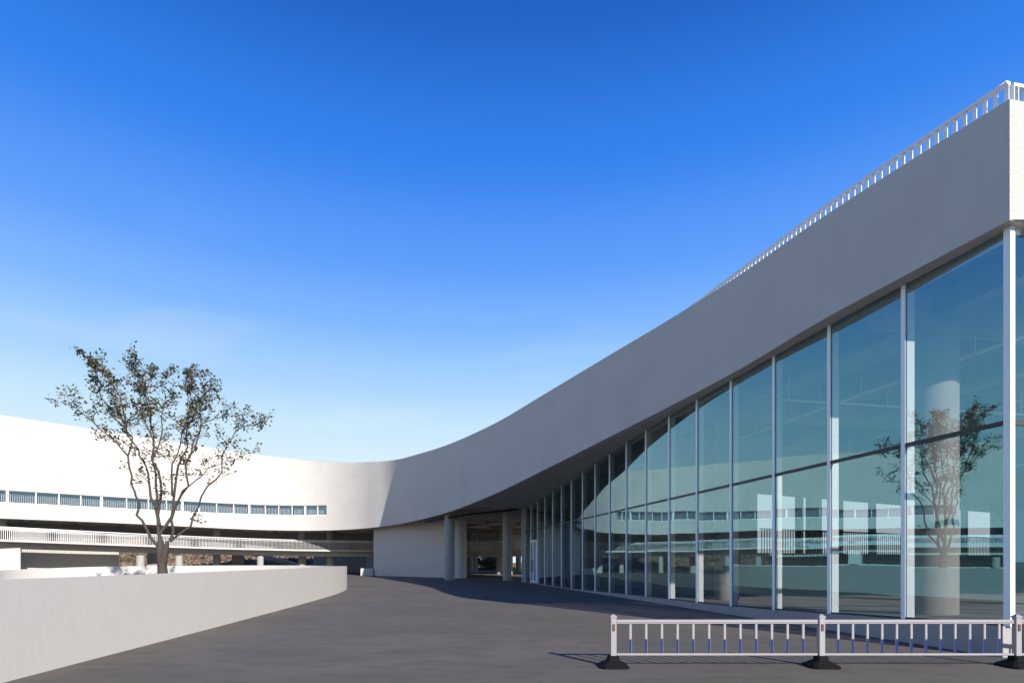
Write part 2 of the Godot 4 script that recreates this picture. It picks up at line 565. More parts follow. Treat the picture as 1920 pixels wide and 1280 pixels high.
	for d in [3.2, 8.4]:
		var lb := mb()
		var lp := off(ring, d)
		sweep(lb, lp, col(lp, 2, 0.10), col(lp, 2, 0.497), 0.4, false)
		build(lb, "long_beam", M.soffit_concrete, root)
	# strip windows
	for k in edges.size() - 1:
		strip_window(root, point_at(edges[k]), point_at(edges[k + 1]), wlo, whi, k)
	# columns under the curve: [X, Z, radius, height]
	for c in [[-5.16, 48.5, 0.43, 5.36], [-0.39, 47.0, 0.36, 5.62], [-25.2, 70.4, 0.47, 5.2], [-22.0, 71.0, 0.45, 5.2], [-1.5, 71.5, 0.42, 5.9], [-47.3, 54.2, 0.44, 5.5], [-33.5, 66.5, 0.4, 5.3]]:
		var cs := mb()
		tube(cs, [pv(c[0], c[1], 0), pv(c[0], c[1], c[3])], [c[2], c[2]], 32)
		build(cs, "column", M.concrete, root)
	# hanging drain pipe under the soffit near the columns
	var pp := mb()
	tube(pp, [pv(-7.2, 49.6, 4.98), pv(-6.9, 49.4, 4.98), pv(-3.0, 46.5, 5.3), pv(0.4, 44.4, 5.45)], [0.09, 0.09, 0.09, 0.09], 10)
	build(pp, "drain_pipe", M.black_pipe, root)
	# roof edge wire on small stands
	var wire := mb()
	var pts := []
	for i in range(34, 122):
		pts.append(pv(inn[i][0], inn[i][1], path[i][3] + 0.09))
		if i % 3 == 0:
			tube(wire, [pv(inn[i][0], inn[i][1], path[i][3] - 0.02), pv(inn[i][0], inn[i][1], path[i][3] + 0.13)], [0.014, 0.014], 5)
	tube(wire, pts, flat(pts.size(), 0.010), 5)
	kind(build(wire, "lightning_wire", M.rail_grey, root), "stuff")
	# ground storey of the left wing: shaded wall, pale pier, dark openings
	var gw := mb()
	var gp := off(spline(WALK, 10), 4.6).slice(79, 108)
	sweep(gw, gp, flat(gp.size(), 0.0), flat(gp.size(), 3.0), 0.3)
	build(gw, "ground_storey_wall", M.white_stucco, root)
	var pr := mb()
	boxc(pr, pv(-44.2, 51.6, 1.4), Vector3(1.5, 2.8, 0.8), 0.6)
	build(pr, "pier", M.white_stucco, root)
	var bw := mb()
	sweep(bw, [[-20.0, 81.0], [-27.5, 81.5]], [0.0, 0.0], [5.6, 5.6], -0.3)
	build(bw, "back_wall", M.concrete, root)
	bw = mb()
	sweep(bw, [[-10.0, 66.0], [-20.0, 81.0]], [0.0, 0.0], [5.6, 5.6], -0.3)
	build(bw, "back_wall", M.concrete, root)
	for q in [[-34.6, 74.0, 1.4], [-40.5, 66.0, 1.0]]:
		var dp := mb()
		boxc(dp, pv(q[0], q[1], 2.2), Vector3(q[2], 4.4, 0.6), 0.5)
		build(dp, "pier", M.concrete, root)
	# sloping underside of a stair flight behind the walkway
	var sr := mb()
	var sa := pv(-37.0, 76.0, 3.1)
	slab(sr, sa, pv(12.0, 1.0, -3.2), pv(-0.6, 3.0, 0), Vector3(0, 0.5, 0))
	build(sr, "stair_flight", M.concrete, root)
	# upper wall at the back edge of the parking deck
	var hw := mb()
	var hp := []
	for q in ro:
		if q[0] > -42.0 and q[0] < -16.0 and q[1] > 60.0: hp.append(q)
	sweep(hw, off(hp, -0.6), flat(hp.size(), 2.5), col(hp, 2, 0.49), 0.25)
	build(hw, "upper_back_wall", M.concrete, root)
	hp = []
	for q in ro:
		if q[0] <= -41.0: hp.append(q)
	hw = mb()
	sweep(hw, off(hp, -0.6), flat(hp.size(), 4.1), col(hp, 2, 0.49), 0.25)
	build(hw, "upper_back_wall", M.concrete, root)
	hw = mb()
	slab(hw, pv(-13.0, 92.2, 2.7), pv(27.0, 0, 0), pv(0, 0.3, 0), Vector3(0, 3.19, 0))
	build(hw, "upper_back_wall", M.concrete, root)
	# rear wing: deck and columns seen past the slender columns
	var rw := mb()
	slab(rw, pv(-13.0, 61.0, 5.9), pv(27.0, 0, 0), pv(0, 32.0, 0), Vector3(0, 0.5, 0))
	build(rw, "rear_deck", M.soffit_concrete, root)
	for k in 7:
		rw = mb()
		slab(rw, pv(-13.0, 63.5 + k * 4.5, 5.45), pv(27.0, 0, 0), pv(0, 0.4, 0), Vector3(0, 0.448, 0))
		build(rw, "beam", M.soffit_concrete, root)
	for c in [[-5.8, 80.5], [3.2, 80.5], [-5.8, 91.0], [1.0, 91.0]]:
		rw = mb()
		tube(rw, [pv(c[0], c[1], 0), pv(c[0], c[1], 5.44)], [0.42, 0.42], 24)
		build(rw, "column", M.concrete, root)
	# concrete stair core under the curve
	var core := base("concrete_stair_core", pv(-9.0, 57.0, 0))
	tag(core, "grey concrete curved core wall standing in the shade under the fascia", "wall")
	var cw := mb()
	var cp := spline([[-14.95, 63.3], [-12.4, 61.2], [-9.8, 58.7], [-7.2, 56.0], [-4.9, 53.3], [-4.25, 54.6], [-6.0, 60.0]], 6)
	for r in cp:
		r[0] += 9.0
		r[1] -= 57.0
	cp.reverse()
	var ctop := []
	for r in cp: ctop.append(5.66)
	sweep(cw, cp, flat(cp.size(), 0.0), ctop, 0.35)
	build(cw, "core_wall", M.core_render, core)
	cw = mb()
	slab(cw, pv(-5.95, 6.36, 0.0), pv(-0.2, 5.5, 0), pv(0.35, 0.02, 0), Vector3(0, 5.66, 0))
	build(cw, "side_wall", M.core_render, core)
	cw = mb()
	slab(cw, pv(-7.25, 5.9, 0.0), pv(1.29, 0.1, 0), pv(0.0, 0.4, 0), Vector3(0, 0.8, 0))
	build(cw, "kerb_wall", M.core_render, core)

func strip_window(root: Node3D, A: Vector2, B: Vector2, lo: float, hi: float, k: int) -> void:
	var t := (B - A).normalized()
	var r := Vector2(t.y, -t.x)
	var T := pv(t.x, t.y, 0)
	var R := pv(r.x, r.y, 0)
	var o := pv(A.x, A.y, lo) + R * 0.12
	var L := A.distance_to(B)
	var st := mb()
	var mw := 0.20 if k % 4 == 2 else 0.085
	slab(st, o - T * mw * 0.5, T * mw, R * 0.15, Vector3(0, hi - lo, 0))
	slab(st, o + T * mw * 0.5 + Vector3(0, 0.002, 0), T * (L - mw), R * 0.12, Vector3(0, 0.06, 0))
	slab(st, o + T * mw * 0.5 + Vector3(0, hi - lo - 0.05, 0), T * (L - mw), R * 0.12, Vector3(0, 0.048, 0))
	var f := build(st, "window", M.white_metal, root)
	st = mb()
	slab(st, o + R * 0.05 + T * mw * 0.5 + Vector3(0, 0.06, 0), T * (L - mw), R * 0.012, Vector3(0, hi - lo - 0.11, 0))
	build(st, "pane", M.strip_glass, f)
	st = mb()
	var g := o + R * 0.55
	slab(st, g + Vector3(0, 0.80, 0), T * L, R * 0.05, Vector3(0, 0.05, 0))
	var m := int(L / 0.14)
	for i in m:
		slab(st, g + T * (L * (i + 0.5) / m), T * 0.028, R * 0.028, Vector3(0, 0.8, 0))
	kind(build(st, "guard_rail", M.white_metal, f), "stuff")

# ---------------------------------------------------------------- glazed hall
var GA := Vector2(7.817, 9.216)
var GD := Vector2(-0.2, 1.0)

func gl(i: float) -> Vector2:
	return GA + GD * (1.902 * i)

func glass_floor(i: float) -> float:
	var rise := [0.49, 0.42, 0.35, 0.28, 0.23, 0.20, 0.18, 0.17, 0.15, 0.12, 0.09, 0.06, 0.04, 0.03]
	return rise[mini(int(i), rise.size() - 1)]

func under_at(z: float) -> float:
	for i in path.size() - 1:
		if path[i + 1][1] >= z:
			return lerpf(path[i][2], path[i + 1][2], (z - path[i][1]) / (path[i + 1][1] - path[i][1]))
	return 5.0

func pane_mesh(a: Vector3, b: Vector3, c: Vector3, d: Vector3, out: Vector3, sd: int) -> Array:
	# a thin glass unit between four corners, each face very slightly pillowed as real float glass is
	var r := RandomNumberGenerator.new()
	r.seed = sd * 131 + 7
	var amp := r.randf_range(-0.003, 0.004)
	var tw := r.randf_range(-0.0025, 0.0025)
	var ph := r.randf() * TAU
	var faces := []
	var N := 10
	for f in 3:
		var st := mb()
		faces.append(st)
		st.set_smooth_group(f + 1)
		for i in N:
			for j in N:
				var q := []
				for o in [[0, 0], [1, 0], [1, 1], [0, 1]]:
					var u := float(i + o[0]) / N
					var v := float(j + o[1]) / N
					var p := a.lerp(b, u).lerp(d.lerp(c, u), v)
					var w := amp * sin(PI * u) * sin(PI * v) + tw * (u - 0.5) + 0.0007 * sin(TAU * v * 1.5 + ph)
					q.append(p + out * (w - f * 0.012))
				if f < 2: quad(st, q[0], q[3], q[2], q[1])
				else: quad(st, q[0], q[1], q[2], q[3])
	return faces

func pane(faces: Array, root: Node, sheets := 3) -> void:
	var mesh := ArrayMesh.new()
	for f in sheets:
		faces[f].generate_normals()
		faces[f].commit(mesh)
		mesh.surface_set_material(f, [M.coated_glass, M.clear_glass, M.glass_body][f])
	put_mesh(mesh, "pane", root, Transform3D())

func make_hall() -> void:
	var root := base("glass_hall")
	tag(root, "glazed hall with tall green-blue panes and white mullions under the fascia", "building")
	var dir := pv(GD.x, GD.y, 0).normalized()
	var inw := pv(0.9806, 0.1961, 0)
	var n := 18
	var split := 3.70
	# plinth, floor
	var gp := []
	for i in n + 1:
		var g := gl(i)
		gp.append([g.x, g.y, glass_floor(i), under_at(g.y) + 0.02])
	var st := mb()
	sweep(st, off(gp, -0.12), flat(n + 1, -0.05), col(gp, 2), 0.36)
	build(st, "plinth", M.plinth_concrete, root)
	var fs := mb()
	fs.set_smooth_group(1)
	for i in n:
		var a := pv(gp[i][0], gp[i][1], gp[i][2] - 0.004) + inw * 0.2
		var b := pv(gp[i + 1][0], gp[i + 1][1], gp[i + 1][2] - 0.004) + inw * 0.2
		quad(fs, a, b, b + inw * 24.0, a + inw * 24.0)
	build(fs, "floor", M.plinth_concrete, root)
	# glass, mullions, transoms
	for i in n:
		var a := gl(i)
		var b := gl(i + 1)
		var A := pv(a.x, a.y, 0)
		var B := pv(b.x, b.y, 0)
		var la: float = gp[i][2]
		var lb: float = gp[i + 1][2]
		var ha: float = gp[i][3]
		var hb: float = gp[i + 1][3]
		var Y := Vector3.UP
		var lo := pane_mesh(A + Y * la, B + Y * lb, B + Y * (split - 0.03), A + Y * (split - 0.03), -inw, i)
		if i != 16: pane(lo, root)
		pane(pane_mesh(A + Y * (split + 0.03), B + Y * (split + 0.03), B + Y * hb, A + Y * ha, -inw, i + 50), root)
		var ts := mb()
		slab(ts, A + dir * 0.045 + Y * (split - 0.035) - inw * 0.02, dir * (1.9397 - 0.09), inw * 0.10, Y * 0.07)
		build(ts, "transom", M.dark_metal, root)
		var hd := mb()
		quad_bar(hd, A + Y * (ha - 0.10), B + Y * (hb - 0.10), inw * 0.05, inw * 0.17, Y * 0.095)
		build(hd, "head_frame", M.frame_metal, root)
		var sl := mb()
		quad_bar(sl, A + Y * (la + 0.002), B + Y * (lb + 0.002), inw * -0.01, inw * 0.04, Y * 0.035)
		build(sl, "sill_gasket", M.dark_metal, root)
	for i in n + 1:
		var p := gl(i)
		var P := pv(p.x, p.y, gp[i][2])
		var h: float = gp[i][3] - gp[i][2] - 0.003
		var ms := mb()
		if i == 0:
			slab(ms, P - dir * 0.06 - inw * 0.05, dir * 0.11, inw * 0.09, Vector3(0, h, 0))
		else:
			slab(ms, P - dir * 0.045 - inw * 0.028, dir * 0.09, inw * 0.024, Vector3(0, h, 0))
			slab(ms, P - dir * 0.03 + inw * 0.035, dir * 0.06, inw * 0.17, Vector3(0, h, 0))
		build(ms, "mullion", M.frame_metal, root)
	# entrance door at the far end: two framed leaves
	var d0 := gl(16)
	for leaf in 2:
		var o := pv(d0.x, d0.y, 0.06) + dir * (0.06 + leaf * 0.93) - inw * 0.10
		var ds := mb()
		for s in [0.0, 0.76]:
			slab(ds, o + dir * s, dir * 0.13, inw * 0.10, Vector3(0, 2.95, 0))
		for s in [0.0, 2.80]:
			slab(ds, o + dir * 0.13 + Vector3(0, s, 0) + inw * 0.002, dir * 0.63, inw * 0.096, Vector3(0, 0.15, 0))
		var dr := build(ds, "door", M.white_metal, root)
		var dg := mb()
		slab(dg, o + dir * 0.13 + inw * 0.05 + Vector3(0, 0.15, 0), dir * 0.63, inw * 0.012, Vector3(0, 2.65, 0))
		build(dg, "door_pane", M.coated_glass, dr)
		var hn := mb()
		tube(hn, [o + dir * (0.70 if leaf == 0 else 0.19) - inw * 0.06 + Vector3(0, 0.75, 0), o + dir * (0.70 if leaf == 0 else 0.19) - inw * 0.06 + Vector3(0, 1.55, 0)], [0.018, 0.018], 8)
		build(hn, "handle", M.dark_metal, dr)
	var ov := pv(d0.x, d0.y, 0)
	pane(pane_mesh(ov + Vector3(0, 3.05, 0), ov + dir * 1.94 + Vector3(0, 3.05, 0), ov + dir * 1.94 + Vector3(0, split - 0.03, 0), ov + Vector3(0, split - 0.03, 0), -inw, 91), root)
	# pier closing the far end of the glass
	st = mb()
	var e := gl(18)
	slab(st, pv(e.x, e.y, 0) + dir * 0.05 - inw * 0.15, dir * 0.5, inw * 8.0, Vector3(0, under_at(e.y) + 0.4, 0))
	build(st, "end_pier", M.concrete, root)
	# soffit between the fascia and the glass
	st = mb()
	st.set_smooth_group(1)
	for i in path.size() - 1:
		if path[i + 1][1] > 43.4: break
		var q := []
		for k in [i, i + 1]:
			var z: float = path[k][1]
			var gx := GA.x - 0.2 * (z - GA.y)
			q.append([pv(path[k][0] + 0.02, z, path[k][2] + 0.012), pv(maxf(gx + 0.35, path[k][0] + 0.3), z, path[k][2] + 0.012)])
		quad(st, q[0][0], q[1][0], q[1][1], q[0][1])
	build(st, "soffit", M.soffit_concrete, root)
	# roof slab and ceiling beams over the hall
	var ca := [pv(7.98, 9.3, 7.35), pv(31.4, 13.95, 7.35), pv(30.7, 37.2, 7.35), pv(5.3, 23.7, 7.35)]
	st = mb()
	quad(st, ca[0], ca[1], ca[2], ca[3])
	quad(st, ca[0] + Vector3(0, 0.45, 0), ca[3] + Vector3(0, 0.45, 0), ca[2] + Vector3(0, 0.45, 0), ca[1] + Vector3(0, 0.45, 0))
	for k in 4:
		quad(st, ca[k], ca[(k + 1) % 4], ca[(k + 1) % 4] + Vector3(0, 0.45, 0), ca[k] + Vector3(0, 0.45, 0))
	build(st, "roof_slab", M.concrete, root)
	for d in [1.75, 4.6, 7.4, 10.2, 13.0, 15.8, 18.6]:
		var bs := mb()
		slab(bs, pv(GA.x, GA.y, 6.70) + inw * d + dir * 0.5, dir * (13.6 + d * 0.55), inw * 0.38, Vector3(0, 0.648, 0))
		build(bs, "ceiling_beam", M.concrete, root)
	for d in [2.9, 10.9]:
		var bs := mb()
		slab(bs, pv(GA.x, GA.y, 6.50) + inw * 0.5 + dir * d, inw * 21.5, dir * 0.5, Vector3(0, 0.848, 0))
		build(bs, "cross_beam", M.concrete, root)
	# inner columns
	for c in [[1.95, 3.15, 0.46], [10.2, 3.15, 0.46], [18.4, 3.15, 0.46], [1.95, 11.2, 0.42], [10.2, 11.2, 0.42], [18.4, 11.2, 0.42]]:
		var o: Vector3 = pv(GA.x, GA.y, 0) + inw * c[0] + dir * c[1]
		var cs := mb()
		tube(cs, [o, o + Vector3(0, 6.52, 0)], [c[2], c[2]], 40)
		build(cs, "column", M.concrete, root)
	# sprinkler pipes on hangers
	for pdef in [[7.0, 0.8, 20.0, 6.0, true], [3.0, 1.0, 12.0, 6.05, false]]:
		var ps := mb()
		var o := pv(GA.x, GA.y, pdef[3])
		var p0: Vector3 = o + (inw * pdef[1] + dir * pdef[0] if pdef[4] else dir * pdef[1] + inw * pdef[0])
		var step := (inw if pdef[4] else dir)
		tube(ps, [p0, p0 + step * pdef[2]], [0.035, 0.035], 8)
		for k in int(pdef[2] / 1.6):
			var h: Vector3 = p0 + step * (0.5 + k * 1.6)
			tube(ps, [h, h + Vector3(0, 0.7, 0)], [0.012, 0.012], 5)
		build(ps, "sprinkler_pipe", M.white_metal, root)
	# cross wall with openings at the back of the hall
	var w0 := Vector2(5.5, 23.4)
	var wd := Vector2(0.8807, 0.4738)
	var W := pv(wd.x, wd.y, 0)
	var Wn := pv(-wd.y, wd.x, 0)
	var P0 := pv(w0.x, w0.y, 0)
	st = mb()
	slab(st, P0, W * 6.3, Wn * 0.3, Vector3(0, 7.34, 0))
	build(st, "inner_wall", M.concrete, root)
	st = mb()
	slab(st, P0 + W * 6.3 + Vector3(0, 4.6, 0), W * 22.3, Wn * 0.3, Vector3(0, 2.74, 0))
	build(st, "lintel_wall", M.concrete, root)
	st = mb()
	slab(st, P0 + W * 6.3, W * 22.3, Wn * 0.3, Vector3(0, 1.9, 0))
	build(st, "spandrel_wall", M.plinth_concrete, root)
	for x in [9.3, 10.1, 12.4, 15.2, 18.4, 21.5, 24.6, 28.2]:
		st = mb()
		slab(st, P0 + W * x + Vector3(0, 1.9, 0), W * (0.8 if x == 10.1 else 0.22), Wn * 0.298, Vector3(0, 2.7, 0))
		build(st, "window_pier", M.white_stucco, root)
	st = mb()
	var r0 := P0 + W * 6.3 - Wn * 0.15
	slab(st, r0 + Vector3(0, 2.95, 0), W * 21.6, Wn * 0.05, Vector3(0, 0.06, 0))
	for k in 120:
		slab(st, r0 + W * (0.1 + k * 0.18) + Vector3(0, 1.6, 0), W * 0.03, Wn * 0.03, Vector3(0, 1.35, 0))
	kind(build(st, "guard_rail", M.dark_metal, root), "stuff")
	st = mb()
	slab(st, pv(31.25, 14.1, 0), pv(-0.55, 23.0, 0), pv(0.3, 0, 0), Vector3(0, 7.34, 0))
	build(st, "side_wall", M.concrete, root)
	st = mb()
	var f0 := gl(18)
	var F0 := pv(f0.x, f0.y, 0) + inw * 4.0
	slab(st, F0, -dir * 20.0, inw * 0.25, Vector3(0, 6.2, 0))
	build(st, "inner_wall", M.concrete, root)
	# street-side end wall of glass
	var m := 11
	for k in m + 1:
		var o := pv(GA.x, GA.y, 0.55) + inw * (0.05 + k * 2.1)
		if k > 0:
			st = mb()
			slab(st, o - inw * 0.04 - dir * 0.08, inw * 0.08, dir * 0.34, Vector3(0, 6.18, 0))
			build(st, "mullion", M.frame_metal, root)
		if k < m:
			var u := inw * 2.1
			pane(pane_mesh(o, o + u, o + u + Vector3(0, 3.1, 0), o + Vector3(0, 3.1, 0), -dir, 200 + k), root, 2)
			pane(pane_mesh(o + Vector3(0, 3.18, 0), o + u + Vector3(0, 3.18, 0), o + u + Vector3(0, 6.18, 0), o + Vector3(0, 6.18, 0), -dir, 230 + k), root, 2)
			st = mb()
			slab(st, o + inw * 0.05 - dir * 0.02 + Vector3(0, 3.1, 0), inw * 2.0, dir * 0.1, Vector3(0, 0.08, 0))
			build(st, "transom", M.dark_metal, root)
	st = mb()
	slab(st, pv(GA.x, GA.y, -0.05) + inw * 0.255 - dir * 0.12, inw * 23.5, dir * 0.3, Vector3(0, 0.58, 0))
	build(st, "end_plinth", M.plinth_concrete, root)

func quad_bar(st: SurfaceTool, a: Vector3, b: Vector3, o: Vector3, w: Vector3, h: Vector3) -> void:
	slab(st, a + o, b - a, w, h)

# ---------------------------------------------------------------- roof railing
func rail_rise(z: float) -> float:
	var t := [[9.0, 0.43], [11.5, 0.37], [14.0, 0.32], [15.6, 0.30], [16.8, 0.24], [18.4, 0.13]]
	for i in t.size() - 1:
		if z <= t[i + 1][0]: return lerpf(t[i][1], t[i + 1][1], clampf((z - t[i][0]) / (t[i + 1][0] - t[i][0]), 0.0, 1.0))
	return 0.13

func make_roof_railing() -> void:
	var root := base("roof_railing")
	tag(root, "white metal railing with flat bars along the roof edge at the corner", "railing")
	var line := off(path, 0.16)
	var pts := []
	var acc := 0.0
	var total := 0.0
	var endi := 0
	for i in path.size():
		if path[i][1] < 18.6: endi = i
	for i in endi: total += Vector2(line[i + 1][0] - line[i][0], line[i + 1][1] - line[i][1]).length()
	for i in endi + 1:
		if i > 0: acc += Vector2(line[i][0] - line[i - 1][0], line[i][1] - line[i - 1][1]).length()
		pts.append([line[i][0], line[i][1], line[i][3], line[i][3] + rail_rise(line[i][1]), acc])
	pts[0][0] += 0.03
	pts[0][1] += 0.16
	var lo := []
	for p in pts: lo.append(p[3] - 0.05)
	var st := mb()
	sweep(st, pts, lo, col(pts, 3), 0.07)
	build(st, "top_rail", M.white_metal, root)
	# bars
	var bar := mb()
	slab(bar, Vector3(-0.012, -1.0, -0.03), Vector3(0.024, 0, 0), Vector3(0, 1.0, 0), Vector3(0, 0, 0.06))
	bar.generate_normals()
	var bm := bar.commit()
	bm.surface_set_material(0, M.white_metal)
	var s := 0.02
	var k := 0
	while s < total - 0.05:
		while k < pts.size() - 2 and pts[k + 1][4] < s: k += 1
		var t: float = (s - pts[k][4]) / maxf(pts[k + 1][4] - pts[k][4], 0.001)
		var x := lerpf(pts[k][0], pts[k + 1][0], t) + 0.035
		var z := lerpf(pts[k][1], pts[k + 1][1], t)
		var h := lerpf(pts[k][3], pts[k + 1][3], t) - 0.05
		put_mesh(bm, "bar", root, Transform3D(Basis(Vector3.UP, 0.55), pv(x, z, h)))
		s += 0.165
	# return along the street side
	var er := pv(0.98, 0.196, 0)
	var c := pv(pts[0][0], pts[0][1], pts[0][3])
	st = mb()
	slab(st, c - Vector3(0, 0.05, 0) + er * 0.071, er * 6.0, pv(-0.196, 0.98, 0) * 0.07, Vector3(0, 0.05, 0))
	build(st, "top_rail", M.white_metal, root)
	for i in range(1, 30):
		put_mesh(bm, "bar", root, Transform3D(Basis(Vector3.UP, 0.55), c - Vector3(0, 0.05, 0) + er * (0.16 * i) + pv(-0.196, 0.98, 0) * 0.035))

# ---------------------------------------------------------------- raised walkway
var WALK := [[6.0, 62.0], [1.6, 66.5], [-3.4, 70.5], [-10.0, 71.5], [-16.5, 69.6], [-20.6, 68.0], [-25.4, 66.4], [-31.6, 62.6], [-37.8, 56.6], [-43.6, 50.0], [-53.5, 41.0], [-64.0, 31.0]]

func make_walkway() -> void:
	var root := base("raised_walkway")
	tag(root, "raised white walkway with fine railing crossing below the strip windows", "walkway")
	var p := spline(WALK, 10)
	var n := p.size()
	var h := []
	for i in n: h.append(lerpf(3.42, 2.88, clampf((p[i][1] - 50.0) / 18.0, 0.0, 1.0)))
	var lo := []
	var mid := []
	for v in h:
		lo.append(v - 0.75)
		mid.append(v - 0.18)
	var st := mb()
	sweep(st, p, mid, h, 2.6)
	build(st, "deck", M.white_stucco, root)
	st = mb()
	sweep(st, off(p, 1.25), lo, mid, 1.1)
	build(st, "deck_beam", M.soffit_concrete, root)
	for side in [0.04, 2.52]:
		var rp := off(p, side)
		var r := mb()
		var a := []
		var b := []
		for v in h:
			a.append(v + 1.03)
			b.append(v + 1.09)
		sweep(r, rp, a, b, 0.05)
		a = []
		b = []
		for v in h:
			a.append(v + 0.88)
			b.append(v + 0.91)
		sweep(r, rp, a, b, 0.04)
		build(r, "hand_rail", M.white_metal, root)
		r = mb()
		var s := 0.0
		for i in n - 1:
			var d := Vector2(rp[i + 1][0] - rp[i][0], rp[i + 1][1] - rp[i][1])
			var L := d.length()
			while s < L:
				var t := s / L
				boxc(r, pv(rp[i][0] + d.x * t, rp[i][1] + d.y * t, lerpf(h[i], h[i + 1], t) + 0.515), Vector3(0.022, 1.03, 0.022), 0.7)
				s += 0.14
			s -= L
		kind(build(r, "balusters", M.white_metal, root), "stuff")
	for c in [[-37.6, 59.3, 0.38], [-35.0, 61.6, 0.36], [-28.6, 66.6, 0.36], [-44.9, 51.2, 0.4], [-54.6, 42.3, 0.4], [-0.3, 70.0, 0.4]]:
		var cs := mb()
		tube(cs, [pv(c[0], c[1], 0), pv(c[0], c[1], 2.15)], [c[2], c[2]], 28)
		build(cs, "column", M.concrete, root)

# a white curved ramp edge seen past the columns
func make_ramp_ring() -> void:
	var root := base("spiral_ramp", pv(2.0, 74.0, 0))
	tag(root, "pale curved ramp edge hanging beyond the slender column", "ramp")
	var p := []
	for i in 33:
		var a := PI * 0.55 + TAU * 0.62 * i / 32.0
		p.append([cos(a) * 3.6, sin(a) * 3.6])
	var st := mb()
	var lo := []
	var hi := []
	for i in 33:
		lo.append(4.2 + i * 0.03)
		hi.append(5.0 + i * 0.03)
	sweep(st, p, lo, hi, 0.3)
	build(st, "ramp_edge", M.white_stucco, root)
	st = mb()
	tube(st, [pv(0.0, 0.0, 0), pv(0.0, 0.0, 6.2)], [0.5, 0.5], 28)
	build(st, "column", M.concrete, root)

# ---------------------------------------------------------------- low white wall
func make_low_wall() -> void:
	var root := base("low_white_wall")
	tag(root, "low white curved stucco wall looping beside the paving, tree inside", "wall")
	var p := spline([[-5.9, 1.0, 1.27], [-6.25, 4.0, 1.27], [-6.58, 7.5, 1.27], [-7.05, 13.5, 1.27], [-7.75, 21.4, 1.27], [-8.55, 28.2, 1.27], [-9.55, 33.0, 1.25], [-10.9, 35.6, 1.25], [-13.6, 37.6, 1.26], [-18.0, 38.6, 1.26], [-22.5, 38.0, 1.24], [-26.0, 35.8, 1.18], [-27.6, 32.6, 1.06], [-26.9, 29.4, 0.95], [-24.5, 26.0, 0.85]], 10)
	p.reverse()
	var st := mb()
	sweep(st, p, flat(p.size(), -0.1), col(p, 2), -0.24, true, 0.0)
	build(st, "wall", M.low_wall_stucco, root)

# ---------------------------------------------------------------- tree
var leaf_st: SurfaceTool
var twig_st: SurfaceTool
var tr := RandomNumberGenerator.new()

func leaf_clump(at: Vector3, count: int, spread: float) -> void:
	var base_c := Color(0.035, 0.045, 0.018).lerp(Color(0.07, 0.062, 0.026), tr.randf())
	if tr.randf() < 0.12: base_c = Color(0.14, 0.10, 0.04)
	for k in count:
		var o := at + Vector3(tr.randfn(), tr.randfn(), tr.randfn()) * spread
		var d := Vector3(tr.randf_range(-1, 1), tr.randf_range(-0.7, 0.7), tr.randf_range(-1, 1)).normalized()
		var s := d.cross(Vector3(tr.randf_range(-1, 1), tr.randf_range(-1, 1), tr.randf_range(-1, 1))).normalized()
		var l := tr.randf_range(0.09, 0.17)
		s *= l * 0.24
		var up := s.cross(d).normalized() * l * 0.06
		leaf_st.set_color(base_c * tr.randf_range(0.65, 1.3))
		for q in [o, o + d * l * 0.5 + s + up, o + d * l, o, o + d * l, o + d * l * 0.5 - s + up]: leaf_st.add_vertex(q)

func twig(o: Vector3, d: Vector3, len: float, r: float, level: int) -> void:
	var pts := [o]
	var rad := [r]
	var p := o
	var n := 4
	for i in n:
		d = (d + Vector3(tr.randfn(), tr.randfn() * 0.8 + 0.25, tr.randfn()) * 0.22).normalized()
		p += d * len / n
		pts.append(p)
		rad.append(r * (1.0 - 0.75 * (i + 1) / n))
		if level > 0 and i >= 1:
			var nd := (d + Vector3(tr.randfn(), tr.randfn(), tr.randfn()) * 0.65).normalized()
			twig(p, nd, len * tr.randf_range(0.35, 0.6), rad[-1] * 0.8, level - 1)
	tube(twig_st, pts, rad, 5)
	if level == 0 and tr.randf() < 0.72:
		leaf_clump(pts[-1], tr.randi_range(6, 12), 0.08)
		if tr.randf() < 0.5: leaf_clump(pts[2], tr.randi_range(4, 8), 0.08)

